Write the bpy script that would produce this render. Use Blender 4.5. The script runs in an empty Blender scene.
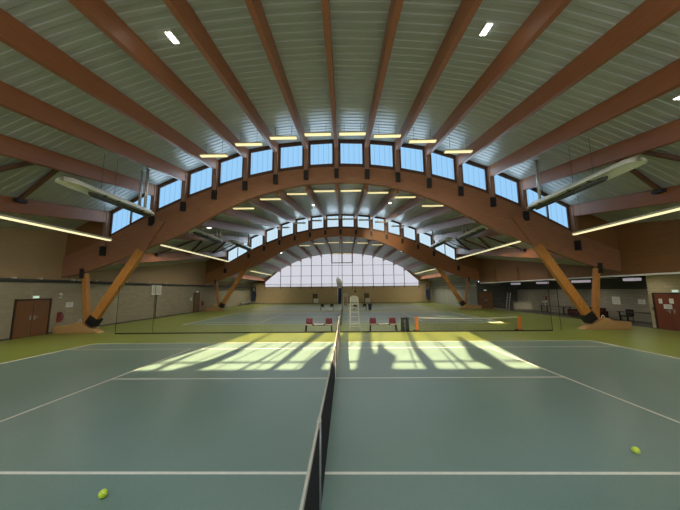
import bpy, math, random
from mathutils import Matrix, Vector
random.seed(7)
S = bpy.context.scene
COL = S.collection
PI = math.pi
XC = -0.15                      # axis of the hall (between net line and arch apex)
SL = 0.152                      # roof pitch of the two nearer bays
YN, YA, YB, YF = -9.1, 9.2, 27.5, 45.8   # near wall, arch faces, far wall

# ------------------------------------------------------------------ materials
def srgb(r, g, b):
    f = lambda c: (c/255/12.92) if c/255 <= .04045 else ((c/255+.055)/1.055)**2.4
    return (f(r), f(g), f(b), 1)

def nodes(name):
    m = bpy.data.materials.new(name); m.use_nodes = True
    nt = m.node_tree
    return m, nt, nt.nodes['Principled BSDF']

def N(nt, typ, **kw):
    n = nt.nodes.new(typ)
    for k, v in kw.items():
        if k in n.inputs: n.inputs[k].default_value = v
        else: setattr(n, k, v)
    return n

def coords(nt, scale=(1, 1, 1), kind='Object', rot=(0, 0, 0)):
    t = N(nt, 'ShaderNodeTexCoord'); mp = N(nt, 'ShaderNodeMapping')
    mp.inputs['Scale'].default_value = scale; mp.inputs['Rotation'].default_value = rot
    nt.links.new(t.outputs[kind], mp.inputs['Vector'])
    return mp.outputs['Vector']

def plain(name, c, rough=.55, metal=0.0, var=.12, vscale=9.0, spec=.4):
    m, nt, b = nodes(name)
    v = coords(nt)
    n = N(nt, 'ShaderNodeTexNoise', Scale=vscale, Detail=4.0)
    nt.links.new(v, n.inputs['Vector'])
    r = N(nt, 'ShaderNodeValToRGB')
    r.color_ramp.elements[0].position = .3; r.color_ramp.elements[1].position = .7
    r.color_ramp.elements[0].color = (c[0]*(1-var), c[1]*(1-var), c[2]*(1-var), 1)
    r.color_ramp.elements[1].color = (c[0]*(1+var), c[1]*(1+var), c[2]*(1+var), 1)
    nt.links.new(n.outputs['Fac'], r.inputs['Fac'])
    nt.links.new(r.outputs['Color'], b.inputs['Base Color'])
    b.inputs['Roughness'].default_value = rough; b.inputs['Metallic'].default_value = metal
    b.inputs['Specular IOR Level'].default_value = spec
    return m

def wood(name, c, scale=(1, 1, 1), var=.28, rough=.45, lam=0.0):
    """grain stretched along the long axis (small scale number on that axis); lam = laminations per metre in z"""
    m, nt, b = nodes(name)
    v = coords(nt, scale)
    n = N(nt, 'ShaderNodeTexNoise', Scale=3.0, Detail=6.0, Roughness=.6)
    nt.links.new(v, n.inputs['Vector'])
    r = N(nt, 'ShaderNodeValToRGB')
    r.color_ramp.elements[0].position = .3; r.color_ramp.elements[1].position = .72
    r.color_ramp.elements[0].color = tuple(x*(1-var) for x in c[:3])+(1,)
    r.color_ramp.elements[1].color = tuple(x*(1+var) for x in c[:3])+(1,)
    nt.links.new(n.outputs['Fac'], r.inputs['Fac'])
    out = r.outputs['Color']
    nt.links.new(out, b.inputs['Base Color'])
    b.inputs['Roughness'].default_value = rough
    b.inputs['Specular IOR Level'].default_value = .35
    return m

def blockwork(name, c, mortar, bw=.5, bh=.2, plane='x', mort=.008, rough=.85):
    m, nt, b = nodes(name)
    t = N(nt, 'ShaderNodeTexCoord'); sp = N(nt, 'ShaderNodeSeparateXYZ'); cb = N(nt, 'ShaderNodeCombineXYZ')
    nt.links.new(t.outputs['Object'], sp.inputs[0])
    nt.links.new(sp.outputs['Y' if plane == 'x' else 'X'], cb.inputs['X'])
    nt.links.new(sp.outputs['Z'], cb.inputs['Y'])
    br = N(nt, 'ShaderNodeTexBrick')
    br.inputs['Scale'].default_value = 1.0
    br.inputs['Brick Width'].default_value = bw; br.inputs['Row Height'].default_value = bh
    br.inputs['Mortar Size'].default_value = mort
    br.inputs['Color1'].default_value = c
    br.inputs['Color2'].default_value = (c[0]*.86, c[1]*.86, c[2]*.86, 1)
    br.inputs['Mortar'].default_value = mortar
    nt.links.new(cb.outputs[0], br.inputs['Vector'])
    nt.links.new(br.outputs['Color'], b.inputs['Base Color'])
    b.inputs['Roughness'].default_value = rough
    bp = N(nt, 'ShaderNodeBump', Strength=.35, Distance=.01); bp.invert = True
    nt.links.new(br.outputs['Fac'], bp.inputs['Height']); nt.links.new(bp.outputs['Normal'], b.inputs['Normal'])
    return m

def court(name, c, spec=.42, rough=.33):
    m, nt, b = nodes(name)
    v = coords(nt)
    n1 = N(nt, 'ShaderNodeTexNoise', Scale=.35, Detail=5.0); n2 = N(nt, 'ShaderNodeTexNoise', Scale=45.0, Detail=3.0)
    nt.links.new(v, n1.inputs['Vector']); nt.links.new(v, n2.inputs['Vector'])
    a = N(nt, 'ShaderNodeMath', operation='ADD'); nt.links.new(n1.outputs['Fac'], a.inputs[0]); nt.links.new(n2.outputs['Fac'], a.inputs[1])
    h = N(nt, 'ShaderNodeMath', operation='MULTIPLY'); nt.links.new(a.outputs[0], h.inputs[0]); h.inputs[1].default_value = .5
    r = N(nt, 'ShaderNodeValToRGB')
    r.color_ramp.elements[0].position = .3; r.color_ramp.elements[1].position = .7
    r.color_ramp.elements[0].color = tuple(x*.87 for x in c[:3])+(1,)
    r.color_ramp.elements[1].color = tuple(x*1.13 for x in c[:3])+(1,)
    nt.links.new(h.outputs[0], r.inputs['Fac']); nt.links.new(r.outputs['Color'], b.inputs['Base Color'])
    b.inputs['Roughness'].default_value = rough; b.inputs['Specular IOR Level'].default_value = spec
    bp = N(nt, 'ShaderNodeBump', Strength=.08, Distance=.003)
    nt.links.new(n2.outputs['Fac'], bp.inputs['Height']); nt.links.new(bp.outputs['Normal'], b.inputs['Normal'])
    return m

def lit_pane(name, c, strength, rib=.34, amt=.13, axis='X'):
    """daylight behind ribbed translucent sheet: thin darker ribs every `rib` metres"""
    m, nt, b = nodes(name); nt.nodes.remove(b)
    out = [n for n in nt.nodes if n.type == 'OUTPUT_MATERIAL'][0]
    t = N(nt, 'ShaderNodeTexCoord'); sp = N(nt, 'ShaderNodeSeparateXYZ')
    nt.links.new(t.outputs['Object'], sp.inputs[0])
    d = N(nt, 'ShaderNodeMath', operation='DIVIDE'); nt.links.new(sp.outputs[axis], d.inputs[0]); d.inputs[1].default_value = rib
    f = N(nt, 'ShaderNodeMath', operation='FRACT'); nt.links.new(d.outputs[0], f.inputs[0])
    r = N(nt, 'ShaderNodeValToRGB')
    e = r.color_ramp.elements
    lo = tuple(x*(1-2.6*amt) for x in c[:3])+(1,); mid = tuple(x*(1-.35*amt) for x in c[:3])+(1,)
    e[0].position = 0; e[0].color = lo
    e[1].position = 1; e[1].color = lo
    for p, cc in ((.09, mid), (.45, c), (.6, mid), (.93, c)):
        q = e.new(p); q.color = cc
    nt.links.new(f.outputs[0], r.inputs['Fac'])
    em = N(nt, 'ShaderNodeEmission', Strength=strength)
    nt.links.new(r.outputs['Color'], em.inputs['Color']); nt.links.new(em.outputs[0], out.inputs['Surface'])
    return m

def glow(name, c, strength):
    m, nt, b = nodes(name)
    b.inputs['Base Color'].default_value = c
    b.inputs['Emission Color'].default_value = c; b.inputs['Emission Strength'].default_value = strength
    return m

def sheer(name, c, alpha):
    m, nt, b = nodes(name)
    out = [n for n in nt.nodes if n.type == 'OUTPUT_MATERIAL'][0]
    b.inputs['Base Color'].default_value = c; b.inputs['Roughness'].default_value = .9
    tr = N(nt, 'ShaderNodeBsdfTransparent'); mx = N(nt, 'ShaderNodeMixShader', Fac=alpha)
    nt.links.new(tr.outputs[0], mx.inputs[1]); nt.links.new(b.outputs[0], mx.inputs[2]); nt.links.new(mx.outputs[0], out.inputs['Surface'])
    return m

M = {}
M['green'] = court('green_court_coating', (.220, .265, .048, 1))
M['teal'] = court('teal_court_coating', (.160, .238, .188, 1))
M['line'] = plain('line_paint', (.72, .69, .58, 1), .6, var=.06)
M['deck'] = plain('grey_green_steel_deck', (.318, .338, .325, 1), .30, var=.05, vscale=1.2, spec=.9)
M['beam'] = wood('glulam_beam_stain', (.265, .100, .040, 1), (14, .5, 14), var=.22, rough=.42)
M['arch2'] = wood('second_arch_glow_tint', (.330, .140, .058, 1), (.5, 8, 9), var=.25, rough=.4)  # warmer than the first arch: its orange glow is put into the colour
M['arch'] = wood('glulam_arch_stain', (.270, .126, .070, 1), (.5, 8, 9), var=.25, rough=.4)
M['strut'] = wood('glulam_strut_lit_tint', (.45, .195, .044, 1), (5, 5, 2), var=.2, rough=.42)  # lower struts brightened in the colour for bounced sunlight
M['post'] = wood('window_post_wood', (.27, .155, .11, 1), (14, 14, 1), var=.22)
M['frame'] = wood('window_frame_wood', (.085, .040, .026, 1), (3, 9, 9), var=.2)
M['panel'] = wood('upper_wall_panel_wood', (.34, .235, .13, 1), (9, .4, 5), var=.06, rough=.6)
M['panelr'] = wood('upper_wall_board_wood', (.20, .095, .036, 1), (9, .4, 5), var=.14, rough=.5)
M['steel'] = plain('black_steel', (.012, .012, .014, 1), .45, var=.2)
M['concrete'] = plain('tan_footing', (.44, .265, .105, 1), .7, var=.04)
M['blockx'] = blockwork('grey_block_wall', (.33, .29, .20, 1), (.26, .23, .16, 1), .5, .2, 'x')
M['blockr'] = blockwork('cream_block_wall', (.46, .40, .26, 1), (.33, .28, .18, 1), .5, .2, 'x', .010)
M['blockb'] = blockwork('bar_block_wall', (.34, .32, .25, 1), (.24, .22, .17, 1), .5, .2, 'x', .01)
M['pale'] = blockwork('pale_grey_panel_wall', (.32, .33, .30, 1), (.22, .23, .21, 1), 1.2, 3.4, 'x', .012)
M['ochre'] = wood('ochre_far_wall', (.46, .35, .19, 1), (.6, 4, 5), var=.12, rough=.75)
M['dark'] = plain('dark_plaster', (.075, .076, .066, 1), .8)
M['darkfloor'] = plain('dark_floor', (.085, .08, .062, 1), .6)
M['door'] = wood('brown_door_wood', (.17, .08, .034, 1), (6, 6, .7), var=.18, rough=.5)
M['doorred'] = wood('red_brown_door_wood', (.185, .052, .026, 1), (6, 6, .7), var=.12, rough=.5)
M['doorframe'] = plain('dark_door_frame', (.05, .024, .014, 1), .5)
M['white'] = plain('white_paint', (.72, .72, .68, 1), .5, var=.05)
M['offwhite'] = plain('off_white', (.55, .53, .44, 1), .6, var=.05)
M['paper'] = plain('paper', (.75, .75, .70, 1), .7, var=.03)
M['red'] = plain('red_plastic', (.16, .010, .018, 1), .4, var=.08)
M['redm'] = plain('red_enamel', (.26, .045, .04, 1), .4)
M['orange'] = plain('orange_plastic', (.72, .21, .035, 1), .45, var=.08)
M['black'] = plain('black_plastic', (.014, .014, .013, 1), .5)
M['net'] = plain('black_netting_cord', (.012, .012, .012, 1), .8)
M['tape'] = plain('net_tape_canvas', (.46, .42, .33, 1), .7, var=.08)
M['greypost'] = plain('grey_post_metal', (.32, .33, .33, 1), .4, metal=.3)
M['aluminium'] = plain('aluminium', (.55, .56, .55, 1), .38, metal=.6)
M['hood'] = plain('heater_hood_metal', (.80, .80, .72, 1), .45, metal=0.0, var=.05)
M['tube'] = plain('heater_tube_metal', (.08, .085, .085, 1), .5, metal=.3)
M['brace'] = plain('brown_brace_steel', (.10, .045, .025, 1), .6)
M['pipe'] = plain('dark_pipe_metal', (.045, .047, .046, 1), .5)
M['fabricblue'] = plain('navy_net_bundle', (.022, .042, .12, 1), .9, var=.3, vscale=5)
M['fabricgrey'] = plain('grey_net_bundle', (.85, .86, .87, 1), .9, var=.25, vscale=6)
M['bin'] = plain('dark_green_metal', (.020, .026, .018, 1), .5)
M['bluebin'] = plain('dark_blue_plastic', (.025, .035, .05, 1), .5)
M['ball'] = plain('yellow_green_felt', (.55, .72, .035, 1), .95, var=.1, vscale=60)
M['seam'] = plain('felt_seam', (.75, .80, .45, 1), .9)
M['sofa'] = plain('dark_red_upholstery', (.055, .016, .012, 1), .8)
M['table'] = wood('dark_table_wood', (.10, .07, .045, 1), (4, .6, 4))
M['bark'] = wood('tree_bark', (.10, .075, .05, 1), (6, 6, 1))
M['leaf'] = plain('tree_leaf', (.05, .09, .02, 1), .7)
M['ground'] = plain('outside_ground', (.10, .12, .05, 1), .9)
M['lamp'] = glow('fluorescent_diffuser', (1.0, .85, .46, 1), .85)
M['strip'] = glow('strip_light_diffuser', (1.0, .87, .50, 1), 1.0)
M['flood'] = glow('flood_light_face', (1.0, 1.0, .92, 1), 9.0)
M['warm'] = glow('warm_ceiling_lamp', (1.0, .86, .55, 1), 4.0)
M['lilac'] = glow('cool_ceiling_lamp', (.70, .62, .72, 1), .38)
M['exit'] = glow('exit_sign_face', (.55, .75, .60, 1), .7)
M['sky_pane'] = lit_pane('blue_daylight_sheet', srgb(155, 209, 252), 1.0)
M['sky_pane2'] = lit_pane('pale_blue_daylight_sheet', srgb(203, 230, 246), 1.0, amt=.10)
M['gable_pane'] = lit_pane('white_daylight_sheet', srgb(212, 213, 222), 1.0, rib=.29, amt=.05)
M['divider'] = sheer('divider_netting', (.03, .035, .03, 1), .07)
M['sun_dimmer'] = sheer('sun_dimming_pane', (.5, .5, .45, 1), .38)  # added upper pane behind the viewer, dims the sun on the green strip
M['clear'] = sheer('clear_glass', (.8, .85, .85, 1), .04)

# ------------------------------------------------------------------ mesh helper
class MB:
    def __init__(s): s.v = []; s.f = []
    def quadbox(s, c8):
        i = len(s.v); s.v += [tuple(p) for p in c8]
        s.f += [(i, i+3, i+2, i+1), (i+4, i+5, i+6, i+7), (i, i+1, i+5, i+4), (i+1, i+2, i+6, i+5), (i+2, i+3, i+7, i+6), (i+3, i, i+4, i+7)]
        return s
    def box(s, x0, x1, y0, y1, z0, z1):
        return s.quadbox([(x0, y0, z0), (x1, y0, z0), (x1, y1, z0), (x0, y1, z0), (x0, y0, z1), (x1, y0, z1), (x1, y1, z1), (x0, y1, z1)])
    def cbox(s, c, d):
        return s.box(c[0]-d[0]/2, c[0]+d[0]/2, c[1]-d[1]/2, c[1]+d[1]/2, c[2]-d[2]/2, c[2]+d[2]/2)
    def bar(s, a, b, w, h, up=(0, 0, 1)):
        a = Vector(a); b = Vector(b); d = (b-a).normalized(); u = Vector(up)
        r = d.cross(u)
        if r.length < 1e-4: r = d.cross(Vector((1, 0, 0)))
        r.normalize(); u = r.cross(d).normalized()
        r *= w/2; u *= h/2
        return s.quadbox([a-r-u, a+r-u, a+r+u, a-r+u, b-r-u, b+r-u, b+r+u, b-r+u])
    def prism(s, poly, y0, y1, axis='y'):
        """poly in (x, z) extruded along y (or in (y, z) along x, (x, y) along z)"""
        n = len(poly); i = len(s.v)
        mk = {'y': lambda p, t: (p[0], t, p[1]), 'x': lambda p, t: (t, p[0], p[1]), 'z': lambda p, t: (p[0], p[1], t)}[axis]
        s.v += [mk(p, y0) for p in poly]+[mk(p, y1) for p in poly]
        s.f.append(tuple(range(i, i+n))); s.f.append(tuple(range(i+2*n-1, i+n-1, -1)))
        for k in range(n):
            j = (k+1) % n
            s.f.append((i+k, i+n+k, i+n+j, i+j))
        return s
    def strip(s, top, bot, y0, y1):
        """solid between two x-z curves with equal counts (quads only)"""
        n = len(top); i = len(s.v)
        for p in top: s.v.append((p[0], y0, p[1]))
        for p in bot: s.v.append((p[0], y0, p[1]))
        for p in top: s.v.append((p[0], y1, p[1]))
        for p in bot: s.v.append((p[0], y1, p[1]))
        T0, B0, T1, B1 = i, i+n, i+2*n, i+3*n
        for k in range(n-1):
            s.f += [(B0+k, B0+k+1, T0+k+1, T0+k), (B1+k+1, B1+k, T1+k, T1+k+1), (T0+k, T0+k+1, T1+k+1, T1+k), (B0+k+1, B0+k, B1+k, B1+k+1)]
        s.f += [(B0, T0, T1, B1), (T0+n-1, B0+n-1, B1+n-1, T1+n-1)]
        return s
    def tube(s, pts, r, seg=10, caps=True):
        pts = [Vector(p) for p in pts]; n = len(pts)
        rr = r if isinstance(r, (list, tuple)) else [r]*n
        base = len(s.v); prev = None
        for k, p in enumerate(pts):
            d = (pts[min(k+1, n-1)]-pts[max(k-1, 0)]).normalized()
            ref = prev if prev is not None else (Vector((0, 0, 1)) if abs(d.z) < .9 else Vector((1, 0, 0)))
            a = (ref-d*ref.dot(d)).normalized(); prev = a; b = d.cross(a)
            for j in range(seg):
                t = 2*PI*j/seg
                s.v.append(tuple(p+a*math.cos(t)*rr[k]+b*math.sin(t)*rr[k]))
        for k in range(n-1):
            for j in range(seg):
                q = (j+1) % seg
                s.f.append((base+k*seg+j, base+k*seg+q, base+(k+1)*seg+q, base+(k+1)*seg+j))
        if caps:
            s.f.append(tuple(base+j for j in range(seg-1, -1, -1))); s.f.append(tuple(base+(n-1)*seg+j for j in range(seg)))
        return s
    def ball(s, c, r, u=16, w=10, sq=(1, 1, 1)):
        i = len(s.v)
        for a in range(w+1):
            th = PI*a/w
            for b in range(u):
                ph = 2*PI*b/u
                s.v.append((c[0]+r*sq[0]*math.sin(th)*math.cos(ph), c[1]+r*sq[1]*math.sin(th)*math.sin(ph), c[2]+r*sq[2]*math.cos(th)))
        for a in range(w):
            for b in range(u):
                s.f.append((i+a*u+b, i+(a+1)*u+b, i+(a+1)*u+(b+1) % u, i+a*u+(b+1) % u))
        return s
    def quad(s, a, b, c, d):
        i = len(s.v); s.v += [tuple(a), tuple(b), tuple(c), tuple(d)]; s.f.append((i, i+1, i+2, i+3)); return s
    def build(s, name, mat, parent=None, bevel=0.0, smooth=False):
        me = bpy.data.meshes.new(name)
        off = Vector(parent_world(parent)) if parent is not None else Vector((0, 0, 0))
        me.from_pydata([(v[0]-off.x, v[1]-off.y, v[2]-off.z) for v in s.v], [], s.f); me.validate(); me.update()
        me.materials.append(mat)
        o = bpy.data.objects.new(name, me); COL.objects.link(o)
        if parent is not None: o.parent = parent
        if smooth:
            for p in me.polygons: p.use_smooth = True
        if bevel:
            b = o.modifiers.new('soft_edges', 'BEVEL'); b.width = bevel; b.segments = 2; b.limit_method = 'ANGLE'
        return o

def bulb(name, loc, watts, parent=None, cone=128):
    l = bpy.data.lights.new(name, 'SPOT'); l.energy = watts; l.shadow_soft_size = 0.0; l.color = (1.0, .92, .76)
    l.spot_size = math.radians(cone); l.spot_blend = 1.0
    o = bpy.data.objects.new(name, l); COL.objects.link(o); o.location = Vector(loc)-parent_world(parent); o.parent = parent

def parent_world(p):
    v = Vector((0, 0, 0))
    while p is not None:
        v += Vector(p.location); p = p.parent
    return v

def tag(o, label, cat, group=None, kind='thing'):
    o['label'] = label; o['category'] = cat
    if group: o['group'] = group
    if kind != 'thing': o['kind'] = kind
    return o

def thing(name, loc, label, cat, group=None):
    e = bpy.data.objects.new(name, None); COL.objects.link(e); e.location = loc; e.empty_display_size = .3
    e['kind'] = 'thing'
    return tag(e, label, cat, group)

def struct(name, mb, mat, parent=None, **k):
    o = mb.build(name, mat, parent, **k)
    if parent is None: o['kind'] = 'structure'
    return o

def copy_thing(root, delta, label, group=None):
    """copy of a thing with its parts and sub-parts, moved by delta"""
    r = root.copy(); COL.objects.link(r); r.location = Vector(root.location)+Vector(delta); r['label'] = label
    if group: r['group'] = group
    for ch in list(root.children):
        c = ch.copy(); COL.objects.link(c); c.parent = r
        for g in list(ch.children):
            d = g.copy(); COL.objects.link(d); d.parent = c
    return r

def lerp_curve(tab, u):
    u = abs(u)
    for (a, za), (b, zb) in zip(tab, tab[1:]):
        if u <= b: return za+(zb-za)*(u-a)/(b-a)
    return tab[-1][1]

def smooth_curve(tab, u):
    """Catmull-Rom through (u, z) nodes, mirrored at u = 0"""
    u = abs(u)
    P = [(-tab[1][0], tab[1][1])]+list(tab)+[(2*tab[-1][0]-tab[-2][0], 2*tab[-1][1]-tab[-2][1])]
    for i in range(1, len(P)-2):
        if u <= P[i+1][0] or i == len(P)-3:
            (x0, y0), (x1, y1), (x2, y2), (x3, y3) = P[i-1:i+3]
            t = (u-x1)/(x2-x1)
            m1 = (y2-y0)/(x2-x0)*(x2-x1); m2 = (y3-y1)/(x3-x1)*(x2-x1)
            return (2*t**3-3*t*t+1)*y1+(t**3-2*t*t+t)*m1+(-2*t**3+3*t*t)*y2+(t**3-t*t)*m2

U = [-15, -12, -10, -8, -6, -4, -2, 0, 2, 4, 6, 8, 10, 12, 15]     # post / beam lines
UE = [-17.65]+U+[17.65]
ROOF = [(k, 12.5-.0215*k*k) for k in (0, 2, 4, 6, 8, 10, 12, 15)]+[(17.65, 6.40)]
ROOF[2] = (4, 12.22); ROOF[3] = (6, 11.86); ROOF[4] = (8, 11.14)
ROOF3 = [(0, 9.75), (2, 9.70), (4, 9.52), (6, 9.18), (8, 8.62), (10, 7.75), (12, 6.7), (15, 4.95), (17.65, 3.9)]
LOW = [(0, 9.47), (2.4, 9.33), (4.7, 8.80), (7, 7.90), (9.1, 6.72), (10.3, 6.08), (13, 4.97), (14.7, 4.27), (16.2, 3.76), (17.6, 3.45)]
TOP = [(0, 10.55), (2, 10.47), (4, 10.22), (6, 9.80), (8, 9.22), (10, 8.46), (12, 7.52), (15, 5.92), (17.6, 4.75)]
SILL = [(k, 10.82-.0212*k*k) for k in (0, 2, 4, 6, 8, 10, 12, 15)]
def roof(u, y):
    if y < YA+.3: return lerp_curve(ROOF, u)-SL*(YA-y)
    if y < YB+.3: return lerp_curve(ROOF, u)-SL*(YB-y)
    return lerp_curve(ROOF3, u)

# ------------------------------------------------------------------ floor and courts
struct('floor', MB().box(-17.9, 19.0, YN-.2, YF+.2, -.2, 0), M['green'])
struct('floor_recess', MB().box(19.0, 22.2, YN-.2, YF+.2, -.2, -.004), M['darkfloor'])
struct('ground', MB().box(-70, 70, -75, YN-.2, -.6, -.25), M['ground'])
def courtset(yc, detail):
    c = struct('floor_court', MB().box(-11.885, 11.885, yc-5.485, yc+5.485, .0005, .004), M['teal'])
    b = MB(); w = .055 if detail else .09; z0, z1 = .004, .0055 if detail else .008
    for sx in (-1, 1):
        b.box(sx*11.885-w, sx*11.885+w, yc-5.485, yc+5.485, z0, z1)
        b.box(sx*6.4-w/2, sx*6.4+w/2, yc-4.115, yc+4.115, z0, z1)
    for y in (-5.485, 5.485, -4.115, 4.115): b.box(-11.885, 11.885, yc+y-w/2, yc+y+w/2, z0, z1)
    b.box(-6.4, 6.4, yc-w/2, yc+w/2, z0, z1)
    b.build('court_lines', M['line'], c)
courtset(0, 1); courtset(18.4, 0); courtset(33.7, 0)

# ------------------------------------------------------------------ walls
XL, XR, XRN, XRB = -17.75, 17.5, 19.3, 22.0
struct('wall_left', MB().box(XL-.3, XL, YN, YF, 0, 3.2), M['blockx'])
struct('wall_left_upper', MB().box(XL-.3, XL, YN, YF, 3.2, 6.9), M['panel'])
struct('wall_right_upper', MB().box(XR, XR+.3, YN, YB+.3, 3.22, 6.9), M['panelr'])
struct('wall_right_near', MB().box(XRN, XRN+.3, YN, 9.65, 0, 3.3), M['blockr'])
struct('wall_right_end', MB().box(XRN+.3, XRB+.3, 9.5, 9.65, 0, 3.3), M['blockr'])
struct('wall_right_recess', MB().box(XRB, XRB+.3, 9.65, YB+.1, 0, 3.3), M['blockb'])
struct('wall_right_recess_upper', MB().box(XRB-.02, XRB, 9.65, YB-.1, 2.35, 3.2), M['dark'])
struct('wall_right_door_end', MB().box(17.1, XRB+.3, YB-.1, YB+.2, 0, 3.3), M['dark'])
struct('wall_right_far', MB().box(17.1, 17.4, YB+.2, YF, 0, 6.0), M['pale'])
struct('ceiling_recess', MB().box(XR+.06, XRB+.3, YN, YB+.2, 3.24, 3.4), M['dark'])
struct('wall_near_left', MB().box(-18.1, -7.95, YN-.25, YN, -.2, 9.8), M['ochre'])
rz_ = lambda x: roof(x-XC, YN)+.05
xa, xb, za, zb = 7.6, 8.7, 7.14, 7.63
wb = MB().prism([(xa, -.2), (4.85, -.2), (4.85, 8.95), (xa, rz_(xa))], YN-.25, YN)
wb.prism([(xb, -.2), (xa, -.2), (xa, za-.02), (xb, za-.02)], YN-.25, YN).prism([(xb, zb+.02), (xa, zb+.02), (xa, rz_(xa)), (xb, rz_(xb))], YN-.25, YN)
wb.prism([(22.3, -.2), (xb, -.2)]+[(XC+u, rz_(XC+u)) for u in (8.85, 10, 12, 15, 17.65)]+[(22.3, rz_(17.5))], YN-.25, YN)
struct('wall_near_right', wb, M['ochre'])
fb = struct('window_34', MB().box(xa, xb, YN-.2, YN-.1, za-.03, za+.01).box(xa, xb, YN-.2, YN-.1, zb-.01, zb+.03), M['frame'])  # added opening in the unseen wall, placed to throw a sun patch
MB().box(xa, xb, YN-.155, YN-.15, za, zb).build('pane', M['clear'], fb)
struct('wall_near_sill', MB().box(-7.95, 4.85, YN-.25, YN, -.2, 3.31), M['ochre'])
struct('wall_near_top', MB().box(-7.95, 4.85, YN-.25, YN, 5.97, 9.9), M['ochre'])
struct('wall_far', MB().box(-18.1, 17.4, YF, YF+.3, 0, 3.2), M['ochre'])
# trim: pale steel edge under the right hand boards, skirting, upper wall battens
t = struct('trim_1', MB().box(XR-.06, XR+.02, YN, YB, 3.14, 3.24), M['white'])
struct('baseboard_left', MB().box(XL, XL+.02, YN, YF, 0, .09), M['darkfloor'])
struct('baseboard_far', MB().box(XL, 17.1, YF-.02, YF, 0, .10), M['darkfloor'])
b = MB()
for y in (11.2, 15.4, 19.6, 23.8):
    b.box(XR-.06, XR, y-.16, y-.06, 3.25, 4.6); b.box(XR-.06, XR, y+.06, y+.16, 3.25, 4.6)
struct('trim_2', b, M['panelr'])
struct('trim_3', MB().box(17.04, 17.12, YB+.2, YF, 2.85, 2.92), M['white'])

# glazed near gable behind the viewer
w = struct('window_1', MB().box(-7.95, 4.85, YN-.16, YN-.06, 3.29, 3.35), M['frame'])
fb = MB().box(-7.95, 4.85, YN-.16, YN-.06, 3.64, 3.69).box(-7.95, 4.85, YN-.16, YN-.06, 5.93, 5.99)
for k in range(11): fb.box(-7.95+k*1.28-.018, -7.95+k*1.28+.018, YN-.16, YN-.06, 3.3, 5.97)
fb.build('window_frame', M['frame'], w)
MB().box(-7.95, 4.85, YN-.12, YN-.115, 4.88, 5.97).build('pane', M['sun_dimmer'], w)
MB().box(-7.95, 4.85, YN-.12, YN-.115, 3.3, 4.88).build('pane', M['clear'], w)

M['near_fill'] = lit_pane('near_gable_fill_glow', (1.0, .96, .88, 1), 3.5, rib=.29, amt=.05)  # added glow behind the viewer, brightens the whole hall
for n, poly in ((31, [(-14.4, 3.2), (-8.05, 3.2), (-8.05, 7.6), (-11, 6.4), (-14.4, 4.6)]), (32, [(4.95, 3.2), (14.1, 3.2), (14.1, 4.6), (11, 6.1), (8, 6.85), (7.4, 6.95), (4.95, 8.2)]),
                (33, [(-7.95, 6.1), (4.85, 6.1), (4.85, 8.4), (2, 9.0), (-2, 9.0), (-5, 8.4), (-7.95, 7.6)])):
    f = struct('window_%d' % n, MB().box(min(p[0] for p in poly), max(p[0] for p in poly), YN, YN+.05, poly[0][1]-.08, poly[0][1]), M['frame'])  # unseen fill panels added on the closed wall
    MB().prism(poly, YN+.01, YN+.03).build('pane', M['near_fill'], f)

# ------------------------------------------------------------------ ceilings (ribbed steel deck between the beams)
def deck(name, y0, y1):
    b = MB(); prof = []
    y = y0; p = .36
    while y < y1-.01:
        prof += [(y, 0), (y+.15, 0), (y+.18, .022), (y+.33, .022)]
        y += p
    prof = [q for q in prof if q[0] < y1]+[(y1, 0)]
    n = len(UE)
    for (yy, dz) in prof:
        for u in UE: b.v.append((XC+u, yy, roof(u, yy)+dz))
    for r in range(len(prof)-1):
        for c in range(n-1):
            b.f.append((r*n+c, (r+1)*n+c, (r+1)*n+c+1, r*n+c+1))
    # outer skin so that no daylight leaks
    i = len(b.v)
    for yy in (y0, y1):
        for u in UE: b.v.append((XC+u*1.02, yy, roof(u, min(yy, y1-.001))+.35))
    for c in range(n-1):
        b.f.append((i+c, i+c+1, i+n+c+1, i+n+c))
    return struct(name, b, M['deck'])
deck('ceiling_near', YN-.2, YA+.29)
deck('ceiling_middle', YA+.301, YB+.29)
deck('ceiling_far', YB+.301, YF+.2)

# ------------------------------------------------------------------ roof beams
ORD = ['', 'first', 'second', 'third', 'fourth', 'fifth', 'sixth', 'outermost']
BAYN = ['nearest bay overhead', 'middle bay beyond the first arch', 'farthest bay before the gable window']
def beams(bay, y0, y1, depth):
    for i, u in enumerate(U):
        k = i-7
        b = MB(); x0, x1 = XC+u-.1, XC+u+.1
        za, zb = lerp_curve(ROOF if bay < 2 else ROOF3, u), 0
        f = (lambda y: roof(u, y)+.03)
        b.quadbox([(x0, y0, f(y0)-depth), (x1, y0, f(y0)-depth), (x1, y1, f(y1)-depth), (x0, y1, f(y1)-depth),
                   (x0, y0, f(y0)), (x1, y0, f(y0)), (x1, y1, f(y1)), (x0, y1, f(y1))])
        o = b.build('roof_beam', M['beam'], bevel=.012)
        if k == 0: lab = 'brown timber beam on the centre line of the %s' % BAYN[bay]
        else: lab = '%s brown timber beam %s of centre in the %s' % (ORD[abs(k)], 'left' if k < 0 else 'right', BAYN[bay])
        tag(o, lab, 'beam', ['roof beams of the nearest bay', 'roof beams of the middle bay', 'roof beams of the farthest bay'][bay])
        o['kind'] = 'thing'
beams(0, YN+.02, YA-.18, .72)
beams(1, YA+.32, YB-.18, .72)
beams(2, YB+.32, YF-.08, .62)

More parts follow.
